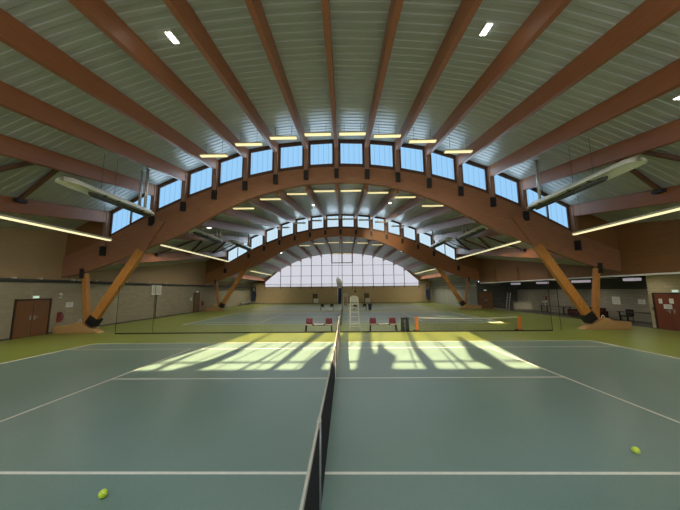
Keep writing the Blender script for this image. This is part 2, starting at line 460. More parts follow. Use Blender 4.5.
# ------------------------------------------------------------------ arches with their posts, struts, legs and footings
def arch(y, label, pane_mat, wn, ribmat):
    root = thing('timber_arch', (XC, y, 0), label, 'arch', 'timber arches across the hall')
    us = [-17.6+35.2*i/110 for i in range(111)]
    rib = MB().strip([(XC+u, smooth_curve(TOP, u)) for u in us], [(XC+u, smooth_curve(LOW, u)) for u in us], y, y+.3)
    rib.build('arch_rib', ribmat, root)
    for sx in (-1, 1):
        X = lambda u: XC+sx*u
        a = Vector((X(15.3), 0, .62)); e = Vector((X(11.35), 0, 7.05)); d = (e-a).normalized(); pr = Vector((-d.z, 0, d.x))*.25
        if pr.x*sx < 0: pr = -pr
        poly = [(a-pr), (a+pr), (e+pr+d*.12), (e-pr)]
        cut = a+d*((a-e).length*.70)
        low = [(a-pr), (a+pr), (cut+pr), (cut-pr)]; upp = [(cut-pr), (cut+pr), (e+pr+d*.12), (e-pr)]
        st = MB().prism([(p.x, p.z) for p in low], y-.17, y+.10).build('strut', M['strut'], root, bevel=.008)
        MB().prism([(p.x, p.z) for p in upp], y-.17, y-.003).build('strut_head', ribmat, st)
        q0 = a-d*.16; q1 = a+d*.40
        sh = MB().prism([(p.x, p.z) for p in (q0-pr*1.12, q0+pr*1.12, q1+pr*1.12, q1-pr*1.12)], y-.195, y+.30)
        for dy in (-.20,):
            for t in (.0, .22): sh.bar((a+d*t-pr*.9)+Vector((0, y+dy, 0)), (a+d*t+pr*.9)+Vector((0, y+dy, 0)), .045, .045)
        sh.build('strut_shoe', M['steel'], st, bevel=.01)
        lg = MB().bar((X(15.68), y+.08, .55), (X(16.14), y+.10, 3.66), .27, .26, up=(0, 1, 0)).build('leg', M['strut'], root, bevel=.012)
        MB().bar((X(16.19), y-.06, 3.36), (X(16.24), y-.06, 3.98), .17, .20, up=(0, 1, 0)).build('leg_bracket', M['steel'], lg)
        fp = [(X(14.72), 0), (X(15.05), .17), (X(15.42), .36), (X(15.95), .66), (X(16.22), .66), (X(16.62), .47), (X(17.55), .43), (X(17.55), 0)]
        fo = MB().prism(fp if sx > 0 else fp[::-1], y-.20, y+.36).build('footing', M['concrete'], root, bevel=.008)
        MB().tube([(X(15.98), y-.02, .64), (X(15.98), y-.02, .76), (X(16.06), y-.02, .82), (X(16.14), y-.02, .76), (X(16.14), y-.02, .64)], .02, 8).build('anchor_ring', M['white'], fo, smooth=True)
    for u in U:
        zt = lerp_curve(ROOF, u)-.01
        zb = smooth_curve(TOP, u)-(.66 if abs(u) == 15 else .34)
        po = MB().box(XC+u-.11, XC+u+.11, y-.16, y-.002, zb, zt)
        po.box(XC+u-.15, XC+u-.112, y-.002, y+.16, zb+(.75 if abs(u) == 15 else .35), zt).box(XC+u+.112, XC+u+.15, y-.002, y+.16, zb+(.75 if abs(u) == 15 else .35), zt)
        p = po.build('post', M['post'], root)
        br = MB().box(XC+u-.14, XC+u+.14, y-.19, y-.001, zb-.46, zb+.14)
        for dz in (.08, .26, .44):
            for dx in (-.07, .07): br.box(XC+u+dx-.02, XC+u+dx+.02, y-.21, y-.19, zb-.42+dz, zb-.38+dz)
        br.build('post_bracket', M['steel'], p)
    # clerestory lights between the posts
    for i in range(len(U)-1):
        u0, u1 = U[i], U[i+1]
        a0, a1 = u0+.16, u1-.16
        hz = lambda u: lerp_curve(ROOF, u)
        rz = lambda u: hz(u0)+(hz(u1)-hz(u0))*(u-u0)/(u1-u0)
        sz = lambda u: lerp_curve(SILL, u0)+(lerp_curve(SILL, u1)-lerp_curve(SILL, u0))*(u-u0)/(u1-u0)
        lo = lambda u: smooth_curve(TOP, u)-.05
        p0, p1 = a0+.12, a1-.12
        fr = MB()
        fr.strip([(XC+a0, sz(a0)), (XC+a1, sz(a1))], [(XC+a0, lo(a0)), (XC+a1, lo(a1))], y+.05, y+.2)
        fr.strip([(XC+u0, rz(u0)+.02), (XC+u1, rz(u1)+.02)], [(XC+u0, rz(u0)-.24), (XC+u1, rz(u1)-.24)], y+.05, y+.2)
        fr.strip([(XC+u0, rz(u0)), (XC+p0, rz(p0))], [(XC+u0, lo(u0)), (XC+p0, lo(p0))], y+.06, y+.19)
        fr.strip([(XC+p1, rz(p1)), (XC+u1, rz(u1))], [(XC+p1, lo(p1)), (XC+u1, lo(u1))], y+.06, y+.19)
        if u1-u0 > 2.5:
            um = (u0+u1)/2
            fr.box(XC+um-.045, XC+um+.045, y+.05, y+.18, sz(um), rz(um))
        wdw = struct('window_%d' % (wn+i), fr, M['frame'])
        MB().strip([(XC+p0, rz(p0)-.24), (XC+p1, rz(p1)-.24)], [(XC+p0, sz(p0)), (XC+p1, sz(p1))], y+.13, y+.15).build('pane', pane_mat, wdw)
    # boarded infill between the arch ends and the roof
    for sx in (-1, 1):
        b = MB(); us2 = [15+2.65*i/6 for i in range(7)]
        tp = [(XC+sx*u, lerp_curve(ROOF, u)+.02) for u in us2]; bt = [(XC+sx*u, smooth_curve(TOP, min(u, 17.6))-.05) for u in us2]
        if sx < 0: tp, bt = tp[::-1], bt[::-1]
        b.strip(tp, bt, y+.08, y+.2)
        struct('wall_infill_%s' % ('left' if sx < 0 else 'right'), b, M['panelr'])
arch(YA, 'nearest large timber arch spanning the hall on raking struts', M['sky_pane'], 2, M['arch'])
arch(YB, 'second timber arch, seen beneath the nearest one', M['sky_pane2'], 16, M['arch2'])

# daylight entering through the clerestories and the gable
def daylight(name, loc, aim, w, h, watts, color):
    l = bpy.data.lights.new(name, 'AREA'); l.shape = 'RECTANGLE'; l.size = w; l.size_y = h; l.energy = watts; l.color = color
    o = bpy.data.objects.new(name, l); COL.objects.link(o); o.location = loc
    o.rotation_euler = Vector(aim).to_track_quat('-Z', 'Y').to_euler()
for y, watts in ((YA, 16), (YB, 26)):
    for i in range(len(U)-1):
        um = (U[i]+U[i+1])/2
        zc = (lerp_curve(ROOF, um)-.24+lerp_curve(SILL, um))/2
        daylight('clerestory_daylight', (XC+um, y+.10, zc), (0, -1, 0), 1.4 if U[i+1]-U[i] < 2.5 else 2.3, 1.2, watts, (.66, .84, 1.0))

# ------------------------------------------------------------------ far gable window
gb = [-15.0, -12, -10, -8, -6, -4, -2, 0, 2, 4, 6, 8, 10, 12, 14.75]
gtop = lambda u: {15.0: 4.15, 14.75: 4.15}.get(abs(u), lerp_curve(ROOF3, u)-.05)
fr = MB()
for u in gb:
    fr.box(XC+u-.05, XC+u+.05, YF-.08, YF+.02, 2.75, gtop(u))
for i in range(len(gb)-1):
    for z in (5.30, 7.30):
        x0, x1 = gb[i], gb[i+1]
        if min(gtop(x0), gtop(x1)) > z+.1: fr.box(XC+x0, XC+x1, YF-.03, YF+.02, z-.03, z+.03)
fr.box(XC-15.0, XC+14.8, YF-.04, YF+.02, 3.14, 3.22)
fr.box(XC-2.0, XC+2.0, YF-.10, YF+.02, 7.72, 7.86).box(XC-2.0, XC+2, YF-.1, YF+.02, 9.50, 9.62)
for u in (-2, 0, 2): fr.box(XC+u-.10, XC+u+.10, YF-.10, YF+.02, 7.72, 9.6)
g = struct('window_30', fr, M['frame'])
for i in range(len(gb)-1):
    u0, u1 = gb[i], gb[i+1]
    MB().strip([(XC+u0+.03, gtop(u0)), (XC+u1-.03, gtop(u1))], [(XC+u0+.03, 3.18), (XC+u1-.03, 3.18)], YF+.03, YF+.05).build('pane', M['gable_pane'], g)
b = MB()
tp = [(XC+u, lerp_curve(ROOF3, u)+.05) for u in gb]; bt = [(XC+u, gtop(u)-.02) for u in gb]
b.strip([(XC-17.65, 3.95)]+tp+[(XC+17.65, 3.95)], [(XC-17.65, 3.9)]+bt+[(XC+17.65, 3.9)], YF, YF+.2)
b.box(XL-.1, XC-15.0, YF, YF+.2, 3.2, 4.9).box(XC+14.8, 17.6, YF, YF+.2, 3.2, 4.9)
struct('wall_far_upper', b, M['ochre'])

# ------------------------------------------------------------------ doors
def door(n, axis, pos, a0, a1, h, leafmat, split=True, sgn=1):
    """axis 'x': door lies in a wall of constant x = pos facing sgn"""
    def bx(mb, s0, s1, d0, d1, z0, z1):
        lo, hi = sorted((pos+sgn*d0, pos+sgn*d1))
        return mb.box(lo, hi, s0, s1, z0, z1) if axis == 'x' else mb.box(s0, s1, lo, hi, z0, z1)
    f = MB(); bx(f, a0-.08, a0, -.02, .06, 0, h+.08); bx(f, a1, a1+.08, -.02, .06, 0, h+.08); bx(f, a0-.08, a1+.08, -.02, .06, h, h+.08)
    root = struct('door_%d' % n, f, M['doorframe'])
    mid = (a0+a1)/2
    spans = [(a0, mid-.008), (mid+.008, a1)] if split else [(a0, a1)]
    for j, (s0, s1) in enumerate(spans):
        l = MB(); bx(l, s0+.005, s1-.005, -.01, .03, .01, h-.005)
        for zz in (.25, 1.15):
            pass
        lf = l.build('door_leaf', leafmat, root, bevel=.005)
        k = MB(); hx = (s1-.10) if j == 0 else (s0+.10)
        bx(k, hx-.03, hx+.03, .03, .045, .95, 1.20); bx(k, min(hx, hx-.13 if j == 0 else hx+.13), max(hx, hx-.13 if j == 0 else hx+.13), .07, .09, 1.06, 1.09); bx(k, hx-.012, hx+.012, .045, .08, 1.06, 1.09)
        k.build('door_handle', M['greypost'], lf)
    return root
door(1, 'x', XL, 6.92, 8.68, 2.06, M['door'])
door(2, 'x', XL, 25.1, 26.2, 2.25, M['door'], False)
door(3, 'x', XRN, 7.62, 9.32, 2.06, M['doorred'], True, -1)
door(4, 'y', YB-.1, 17.15, 18.9, 2.08, M['door'], True, -1)

# ------------------------------------------------------------------ things on the left wall
def exit_sign(loc, nx, label):
    r = thing('exit_sign', loc, label, 'exit sign', 'exit signs over the doors')
    x, y, z = loc
    if nx:
        MB().box(min(x, x+nx*.06), max(x, x+nx*.06), y-.17, y+.17, z-.08, z+.08).build('housing', M['white'], r)
        f = MB().box(min(x+nx*.061, x+nx*.066), max(x+nx*.061, x+nx*.066), y-.15, y+.15, z-.06, z+.06).build('sign_face', M['exit'], r)
    else:
        MB().box(x-.17, x+.17, y-.06, y, z-.08, z+.08).build('housing', M['white'], r)
        MB().box(x-.15, x+.15, y-.066, y-.061, z-.06, z+.06).build('sign_face', M['exit'], r)
exit_sign((XL, 7.85, 2.24), 1, 'small lit exit sign over the brown double door on grey wall')
exit_sign((XRN, 8.15, 2.24), -1, 'small lit exit sign over the red brown door with notices')
exit_sign((18.0, YB-.1, 2.3), 0, 'small lit exit sign over the brown door at end of recess')
exit_sign((XL, 25.7, 2.46), 1, 'small lit exit sign over the narrow far door in left wall')

def wall_paper(name, x, y0, y1, z0, z1, nx, label, cat, group=None, lines=True):
    r = thing(name, (x, (y0+y1)/2, z0), label, cat, group)
    MB().box(min(x-nx*.006, x+nx*.012), max(x-nx*.006, x+nx*.012), y0, y1, z0, z1).build('sheet', M['paper'], r)
    if lines:
        zz = z1-.06
        while zz > z0+.06:
            MB().box(min(x+nx*.012, x+nx*.0135), max(x+nx*.012, x+nx*.0135), y0+.05, y1-.05-random.random()*.06, zz-.012, zz).build('printed_row', M['greypost'], r); zz -= .055
wall_paper('wall_notice', XL, 9.70, 10.18, 1.54, 1.86, 1, 'white notice on grey wall right of the brown double door', 'notice')
wall_paper('door_notice', XRN-.03, 8.90, 9.08, 1.50, 1.78, -1, 'small white sheet upper left on the red brown door', 'notice', 'sheets taped on the red brown door')
wall_paper('door_notice', XRN-.03, 8.32, 8.53, 1.52, 1.80, -1, 'small white sheet upper right on the red brown door', 'notice', 'sheets taped on the red brown door')
wall_paper('door_notice', XRN-.03, 8.43, 8.86, 1.20, 1.46, -1, 'wide white sheet below two smaller ones on red brown door', 'notice', 'sheets taped on the red brown door')
wall_paper('wall_notice', XRB, 12.45, 12.95, 1.25, 1.60, -1, 'pale notice on the recess wall nearest the cream wall corner', 'notice')
wall_paper('wall_notice', XRB, 14.3, 14.95, 1.15, 1.75, -1, 'grey notice board sheet on recess wall behind the right leg', 'notice')

def extinguisher(y, z, label):
    r = thing('fire_extinguisher', (XL, y, z), label, 'fire extinguisher', 'fire extinguishers on the left wall')
    MB().tube([(XL+.13, y, z), (XL+.13, y, z+.02), (XL+.13, y, z+.40), (XL+.13, y, z+.46), (XL+.13, y, z+.50)], [.07, .09, .09, .065, .03], 14).build('cylinder', M['redm'], r, smooth=True)
    MB().box(XL+.09, XL+.17, y-.03, y+.05, z+.50, z+.56).build('valve', M['black'], r)
    MB().tube([(XL+.13, y+.06, z+.52), (XL+.16, y+.13, z+.42), (XL+.16, y+.13, z+.10)], .015, 8).build('hose', M['black'], r, smooth=True)
    MB().box(XL-.01, XL+.045, y-.11, y+.11, z-.03, z+.58).build('back_plate', M['redm'], r)
extinguisher(9.32, .68, 'red fire extinguisher on grey wall beside the brown double door')
extinguisher(27.0, .70, 'fire extinguisher on left wall beside the narrow far door')
r = thing('alarm_bell', (XL, 9.28, 2.35), 'round pale alarm bell high on wall above the fire extinguisher', 'alarm bell')
MB().tube([(XL, 9.28, 2.35), (XL+.05, 9.28, 2.35), (XL+.08, 9.28, 2.35)], [.13, .13, .08], 18).build('gong', M['offwhite'], r, smooth=True)
MB().box(XL, XL+.03, 9.2, 9.36, 2.15, 2.24).build('base_plate', M['white'], r)
r = thing('wall_disc', (XL, 24.45, 1.6), 'round white sign on left wall beside the narrow far door', 'sign')
MB().tube([(XL, 24.45, 1.6), (XL+.03, 24.45, 1.6)], .20, 20).build('sign_plate', M['paper'], r)
MB().tube([(XL+.03, 24.45, 1.6), (XL+.034, 24.45, 1.6)], .13, 20).build('sign_symbol', M['offwhite'], r)
r = thing('wall_cabinet', (XL, 18.15, 2.2), 'white framed box mounted high on the left wall under the pipe', 'box')
MB().box(XL, XL+.16, 17.5, 18.8, 2.2, 3.12).build('case', M['white'], r, bevel=.01)
MB().box(XL+.16, XL+.185, 17.62, 18.68, 2.30, 3.02).build('cover', M['offwhite'], r)
MB().box(XL+.02, XL+.06, 18.3, 18.36, .1, 2.2).build('cable_duct', M['pipe'], r)
r = thing('wall_pipe', (XL, 16, 3.2), 'long dark pipe running along left wall above the grey blocks', 'pipe')
MB().tube([(XL+.10, YN+.1, 3.2), (XL+.10, YF-.1, 3.2)], .075, 10).build('pipe_run', M['pipe'], r, smooth=True)
for y in (1.5, 6.6, 7.9, 9.9, 10.3, 11.6, 14.4, 17.1, 19.4, 23, 28, 33, 38):
    MB().box(XL, XL+.2, y-.05, y+.05, 3.26, 3.36).build('pipe_clip', M['offwhite'], r)
MB().box(XL, XL+.03, YN+.1, YF-.1, 3.08, 3.13).build('rail', M['pipe'], r)
r = thing('long_bench', (XL+.45, 42, 0), 'pale low bench along the far end of the left wall', 'bench')
MB().box(XL+.25, XL+.65, 39.2, 45.0, .46, .56).build('seat', M['offwhite'], r)
for y in (39.5, 41.3, 43.1, 44.7): MB().box(XL+.30, XL+.60, y-.04, y+.04, 0, .46).build('leg', M['greypost'], r)

# ------------------------------------------------------------------ divider netting between the first two courts
r = thing('divider_net', (-.6, 8.6, 0), 'sheer dark divider netting hanging between first and second court', 'divider net')
MB().box(-13.45, 12.4, 8.595, 8.600, .04, 2.85).build('netting', M['divider'], r)
MB().box(-13.45, 12.4, 8.58, 8.615, .0, .055).build('bottom_hem', M['net'], r)
MB().tube([(-13.45, 8.6, 2.86), (12.4, 8.6, 2.86)], .008, 6).build('head_cord', M['net'], r)
for x in (-13.45, 12.4, 12.9): MB().tube([(x, 8.6, 0), (x, 8.6, 2.86)], .014, 6).build('end_cord', M['net'], r)
MB().tube([(-11.2, 8.6, 0), (-11.2, 8.6, 2.86)], .010, 6).build('middle_cord', M['net'], r)

# ------------------------------------------------------------------ tennis nets
def tennis_net(yc, step, label, stick):
    r = thing('tennis_net', (0, yc, 0), label, 'tennis net', 'court nets')
    L = 6.38
    def zt(y):                                                         # sagging top line between posts, sticks and strap
        a = abs(y)
        if stick and a >= 5.03: return 1.07
        e = 5.03 if stick else L
        return .914+(1.07-.914)*(a/e)**1.25
    b = MB(); w = .0055 if step < .08 else .006
    n = int(2*L/step)
    for i in range(n+1):
        y = -L+2*L*i/n
        b.box(-w/2, w/2, yc+y-w/2, yc+y+w/2, .02, zt(y)-.03)
    m = int(.95/step)
    K = 24
    for j in range(m+1):
        t = j/m
        for k in range(K):
            ya, yb = -L+2*L*k/K, -L+2*L*(k+1)/K
            za, zb = .02+(zt(ya)-.05)*t, .02+(zt(yb)-.05)*t
            b.quadbox([(-w/2, yc+ya, za-w/2), (w/2, yc+ya, za-w/2), (w/2, yc+yb, zb-w/2), (-w/2, yc+yb, zb-w/2), (-w/2, yc+ya, za+w/2), (w/2, yc+ya, za+w/2), (w/2, yc+yb, zb+w/2), (-w/2, yc+yb, zb+w/2)])
    b.build('net_mesh', M['net'], r)
    b = MB(); K = 60
    for k in range(K):
        ya, yb = -L+2*L*k/K, -L+2*L*(k+1)/K
        za, zb = zt(ya), zt(yb)
        b.quadbox([(-.010, yc+ya, za-.05), (.010, yc+ya, za-.05), (.010, yc+yb, zb-.05), (-.010, yc+yb, zb-.05), (-.010, yc+ya, za), (.010, yc+ya, za), (.010, yc+yb, zb), (-.010, yc+yb, zb)])
    b.build('top_tape', M['tape'], r)
    for s in (-1, 1):
        p = MB().tube([(0, yc+s*6.42, 0), (0, yc+s*6.42, 1.10)], .045, 14).build('net_post', M['greypost'], r, smooth=True)
        MB().box(-.05, .05, yc+s*6.42-.06, yc+s*6.42+.06, 1.08, 1.14).build('post_cap', M['offwhite'], p)
        MB().box(-.09, .02, yc+s*6.42+.03, yc+s*6.42+.14, .62, .84).build('winch', M['offwhite'], p)
        if stick:
            q = MB().tube([(.02, yc+s*5.03, 0), (.02, yc+s*5.03, 1.06)], .010, 10).build('singles_stick', M['greypost'], r, smooth=True)
            MB().box(-.014, .026, yc+s*5.03-.05, yc+s*5.03+.05, 1.01, 1.075).build('stick_head', M['tape'], q)
    MB().box(-.016, .016, yc-.025, yc+.025, .01, .92).build('centre_strap', M['white'], r)
tennis_net(0, .045, 'black tennis net with white tape running away down the nearest court', True)
tennis_net(18.4, .10, 'tennis net on second court, seen end on behind the nearest net', False)
tennis_net(33.7, .12, 'tennis net on the farthest court before the gable wall', False)

# mini tennis net with orange posts, its own short net on the green strip
r = thing('mini_tennis_net', (7.6, 8.78, 0), 'low white taped net between two orange posts behind the divider netting', 'mini tennis net')
for x in (4.56, 10.64):
    p = MB().box(x-.10, x+.10, 8.72, 8.84, .06, .86).build('net_post', M['orange'], r, bevel=.03)
    MB().box(x-.16, x+.16, 8.68, 9.05, .0, .06).build('post_foot', M['black'], p)
b = MB(); nb = MB(); zt = lambda x: .83-.075*(1-((x-7.6)/3.0)**2)
for k in range(30):
    x0, x1 = 4.66+5.88*k/30, 4.66+5.88*(k+1)/30
    b.quadbox([(x0, 8.77, zt(x0)-.055), (x1, 8.77, zt(x1)-.055), (x1, 8.79, zt(x1)-.055), (x0, 8.79, zt(x0)-.055), (x0, 8.77, zt(x0)), (x1, 8.77, zt(x1)), (x1, 8.79, zt(x1)), (x0, 8.79, zt(x0))])
    for i in range(2):
        x = x0+i*.098; nb.box(x-.003, x+.003, 8.777, 8.783, .05, zt(x)-.05)
for z in [.05+.1*i for i in range(7)]: nb.box(4.66, 10.54, 8.777, 8.783, z-.003, z+.003)
b.build('top_tape', M['white'], r); nb.build('net_mesh', M['net'], r)

# ------------------------------------------------------------------ players' benches and umpire chairs
def bench(x, y, seatmat, label, group):
    r = thing('players_bench', (x, y, 0), label, 'bench', group)
    W = 1.62
    f = MB()
    for dy in (-.17, .17): f.box(x-W/2, x+W/2, y+dy-.02, y+dy+.02, .37, .41)
    f.build('frame', M['black'], r)
    for sx in (-1, 1):
        for dy in (-.17, .17):
            MB().bar((x+sx*(W/2-.05), y+dy, .39), (x+sx*(W/2-.02), y+dy*1.25, 0), .04, .04).build('leg', M['black'], r)
    for sx in (-1, 1):
        sxx = x+sx*.60
        s = MB().box(sxx-.22, sxx+.22, y-.22, y+.20, .41, .46)
        s.quadbox([(sxx-.21, y+.17, .46), (sxx+.21, y+.17, .46), (sxx+.21, y+.22, .46), (sxx-.21, y+.22, .46), (sxx-.19, y+.25, .76), (sxx+.19, y+.25, .76), (sxx+.19, y+.29, .76), (sxx-.19, y+.29, .76)])
        s.build('seat', seatmat, r, bevel=.025)
        MB().box(sxx-.21, sxx+.21, y-.235, y-.221, .405, .455).build('seat_edge', M['offwhite'], r)
    MB().box(x-.29, x+.29, y-.2, y+.2, .41, .45).build('middle_shelf', M['white'], r, bevel=.01)
G1 = 'red seated benches behind the divider netting'; G2 = 'dark benches beyond the second court'
bench(-1.29, 9.0, M['red'], 'red seated players bench left of the nearest net', G1)
bench(2.60, 9.0, M['red'], 'red seated players bench right of the white umpire chair', G1)
bench(-1.95, 27.0, M['black'], 'far dark bench left of the hanging net bundle', G2)
bench(2.18, 27.0, M['black'], 'far dark bench right of centre beside a dark bin', G2)

def umpire(x, y, label, lite=False):
    r = thing('umpire_chair', (x, y, 0), label, 'umpire chair', 'white umpire chairs')
    for sx in (-1, 1):
        MB().tube([(x+sx*.37, y-.45, 0), (x+sx*.245, y-.20, .62), (x+sx*.235, y-.13, 1.62), (x+sx*.23, y-.10, 2.05)], .024, 8).build('front_leg', M['white'], r, smooth=True)
        MB().tube([(x+sx*.37, y+.62, 0), (x+sx*.24, y+.28, 1.58)], .024, 8).build('rear_leg', M['white'], r, smooth=True)
        MB().tube([(x+sx*.245, y-.16, 1.80), (x+sx*.25, y+.27, 1.82)], .024, 8).build('armrest', M['white'], r, smooth=True)
    for z in (.30, .58, .86, 1.14, 1.40):
        MB().tube([(x-.30+.05*min(z, 1), y-.33+.2*min(z, 1), z), (x+.30-.05*min(z, 1), y-.33+.2*min(z, 1), z)], .016, 8).build('rung', M['white'], r, smooth=True)
    MB().box(x-.25, x+.25, y-.42, y-.10, .44, .49).build('footboard', M['white'], r)
    MB().box(x-.25, x+.25, y-.16, y+.30, 1.58, 1.66).build('seat', M['offwhite'], r, bevel=.02)
    b = MB(); n = 10
    prof = [(-.27, 1.72), (.27, 1.72)]+[(.27*math.cos(t), 1.96+.16*math.sin(t)) for t in [PI*i/n for i in range(n+1)]]
    b.prism([(x+p[0], p[1]) for p in prof], y+.22, y+.28)
    b.build('backrest', M['offwhite'], r)
umpire(.88, 9.2, 'white umpire chair standing just right of the nearest net')
umpire(.38, 27.2, 'distant white umpire chair beside the hanging net bundle')

r = thing('bin_stand', (3.9, 8.95, 0), 'dark n-shaped stand on two broad legs left of orange post', 'stand')
for sx in (-1, 1): MB().prism([(3.9+sx*.08, 0), (3.9+sx*.22, 0), (3.9+sx*.195, .72), (3.9+sx*.09, .72)][::sx], 8.75, 9.15).build('leg', M['bin'], r)
MB().box(3.69, 4.11, 8.73, 9.17, .70, .79).build('top', M['bin'], r, bevel=.015)
MB().tube([(3.9, 8.95, .02), (3.9, 8.95, .50), (3.9, 8.95, .52)], [.05, .06, .03], 12).build('core_post', M['greypost'], r)
r = thing('waste_bin', (3.43, 27.0, 0), 'dark blue waste bin right of the far dark bench', 'bin')
MB().tube([(3.43, 27, 0), (3.43, 27, .02), (3.43, 27, .72)], [.18, .19, .25], 16).build('body', M['bluebin'], r, smooth=True)
MB().tube([(3.43, 27, .72), (3.43, 27, .76)], .27, 16).build('rim', M['black'], r)

# rolled up divider net between the second and third court
r = thing('net_bundle', (-.35, 26.6, 0), 'blue net bundle with pale tied top hanging between far courts', 'net bundle')
MB().tube([(-.36, 26.6, .80), (-.36, 26.6, .95), (-.33, 26.6, 1.8), (-.29, 26.6, 2.5), (-.28, 26.6, 2.95)], [.10, .20, .22, .21, .16], 12).build('rolled_net', M['fabricblue'], r, smooth=True)
MB().tube([(-.30, 26.6, 2.75), (-.32, 26.6, 3.0), (-.36, 26.6, 3.4), (-.50, 26.6, 3.8), (-.62, 26.6, 4.05)], [.20, .29, .34, .26, .08], 12).build('tied_top', M['fabricgrey'], r, smooth=True)
MB().tube([(-.56, 26.55, .9), (-.56, 26.5, 2.7)], .05, 8).build('white_edge', M['white'], r, smooth=True)
MB().tube([(-.45, 26.6, 3.9), (-.28, 26.9, 9.0)], .012, 6).build('hanging_rope', M['net'], r)
for sx, x, nm in ((-1, -17.15, 'left'), (1, 16.15, 'right')):
    r = thing('gathered_curtain', (x, 45.3, 0), 'dark gathered netting hanging in the far %s corner of hall' % nm, 'curtain', 'gathered netting in the far corners')
    MB().tube([(x, 45.35, .45), (x, 45.35, .6), (x-.10*sx, 45.35, 1.6), (x-.06*sx, 45.35, 2.6), (x-.12*sx, 45.35, 3.4)], [.12, .30, .36, .30, .10], 12).build('netting', M['fabricblue'], r, smooth=True)
    MB().tube([(x-.25*sx, 45.05, 2.4), (x-.08*sx, 45.0, 2.75), (x-.12*sx, 45.05, 3.1)], [.05, .16, .06], 10).build('pale_tie', M['fabricgrey'], r, smooth=True)
# boxes and stands against the far wall
for x, nm in ((-5.2, 'left of the hanging bundle'), (4.65, 'right of the umpire chairs')):
    r = thing('ball_trolley', (x, 45.3, 0), 'white box trolley with dark frame at far wall, '+nm, 'trolley', 'trolleys at the far wall')
    MB().box(x-.42, x+.42, 44.95, 45.55, .12, .92).build('box', M['white'], r, bevel=.02)
    MB().box(x-.62, x-.50, 45.3, 45.42, 0, 1.95).build('frame_post', M['black'], r)
    MB().box(x-.5, x+.3, 45.42, 45.5, .95, 1.85).build('back_panel', M['table'], r)
    for sx in (-1, 1): MB().tube([(x+sx*.3, 45.0, .07), (x+sx*.3+.05, 45.0, .07)], .07, 12).build('wheel', M['black'], r)
r = thing('wall_hook', (2.35, YF, 2.1), 'small dark bracket hanging from far wall under the gable window', 'bracket')
MB().box(2.31, 2.39, YF-.06, YF+.01, 2.35, 3.12).build('arm', M['steel'], r); MB().box(2.17, 2.5, YF-.2, YF+.01, 2.05, 2.35).build('head', M['steel'], r)

# ------------------------------------------------------------------ recess on the right: bar benches, tower, lamps
r = thing('scaffold_tower', (18.7, 24.0, 0), 'pale ladder and dark rolling tower parked in the recess', 'rolling tower')
for y in (24.1, 25.9):
    for x in (18.3, 19.1): MB().tube([(x, y, 0), (x, y, 2.0)], .035, 8).build('upright', M['tube'], r)
for z in (.42, .85, 1.3, 1.75): MB().box(18.3, 19.1, 24.1, 25.9, z-.03, z+.03).build('deck', M['dark'], r)
for y in (23.0, 23.55):
    MB().bar((18.25, y, .05), (18.6, y, 2.05), .06, .04).build('ladder_rail', M['aluminium'], r)
for z in (.3, .6, .9, 1.2, 1.5, 1.8): MB().tube([(18.25+.175*z, 23.0, z), (18.25+.175*z, 23.55, z)], .018, 8).build('rung', M['aluminium'], r)
MB().box(18.2, 18.32, 23.9, 26.1, .08, .22).build('base_rail', M['aluminium'], r)
def rtable(y0, y1, x, label, h=.75):
    r = thing('long_table', (x, (y0+y1)/2, 0), label, 'table', 'tables in the recess')
    MB().box(x-.35, x+.35, y0, y1, h-.05, h).build('table_top', M['table'], r)
    for y in (y0+.15, y1-.15):
        for sx in (-1, 1): MB().box(x+sx*.28-.03, x+sx*.28+.03, y-.03, y+.03, 0, h-.05).build('leg', M['steel'], r)
rtable(18.2, 21.4, 20.9, 'long dark table deepest in the recess beside the tower')
rtable(10.3, 13.2, 20.9, 'dark table in recess behind the right raking strut')
r = thing('sofa', (20.6, 16.0, 0), 'dark red sofa in the recess left of the raking strut', 'sofa')
MB().box(20.2, 21.2, 14.8, 17.2, .08, .42).build('seat', M['sofa'], r, bevel=.05)
MB().box(21.0, 21.3, 14.8, 17.2, .42, .85).build('backrest', M['sofa'], r, bevel=.06)
for y in (14.6, 17.2): MB().box(20.2, 21.25, y, y+.2, .08, .62).build('armrest', M['sofa'], r, bevel=.04)
for y in (14.9, 17.1):
    for x in (20.3, 21.1): MB().box(x-.03, x+.03, y-.03, y+.03, 0, .09).build('leg', M['black'], r)
r = thing('bar_chair', (20.4, 12.3, 0), 'black padded chair beside the recess table near the footing', 'chair')
MB().box(20.15, 20.65, 12.05, 12.55, .42, .50).build('seat', M['black'], r, bevel=.02)
MB().box(20.58, 20.68, 12.05, 12.55, .50, .92).build('backrest', M['black'], r, bevel=.02)
for y in (12.08, 12.52):
    for x in (20.19, 20.61): MB().tube([(x, y, 0), (x, y, .42)], .018, 8).build('leg', M['steel'], r)
r = thing('round_dish', (XRB-.5, 21.4, .75), 'white bowl shaped lamp shade standing on the deepest recess table', 'lamp')
MB().tube([(20.9, 21.1, .75), (20.9, 21.1, .78), (20.9, 21.1, 1.05)], [.10, .04, .04], 12).build('stand', M['white'], r)
MB().ball((20.9, 21.1, 1.12), .24, 16, 10, (1, 1, .6)).build('shade', M['white'], r, smooth=True)
r = thing('red_box', (XRB-.02, 22.5, 1.35), 'small red call box on dark recess wall by the tower', 'call box')
MB().box(XRB-.12, XRB+.01, 22.3, 22.75, 1.28, 1.62).build('case', M['redm'], r); MB().box(XRB-.13, XRB-.12, 22.4, 22.65, 1.36, 1.54).build('cover', M['offwhite'], r)
names = ['farthest down the recess', 'second from the far recess end', 'third from the far recess end', 'nearest the cream wall corner']
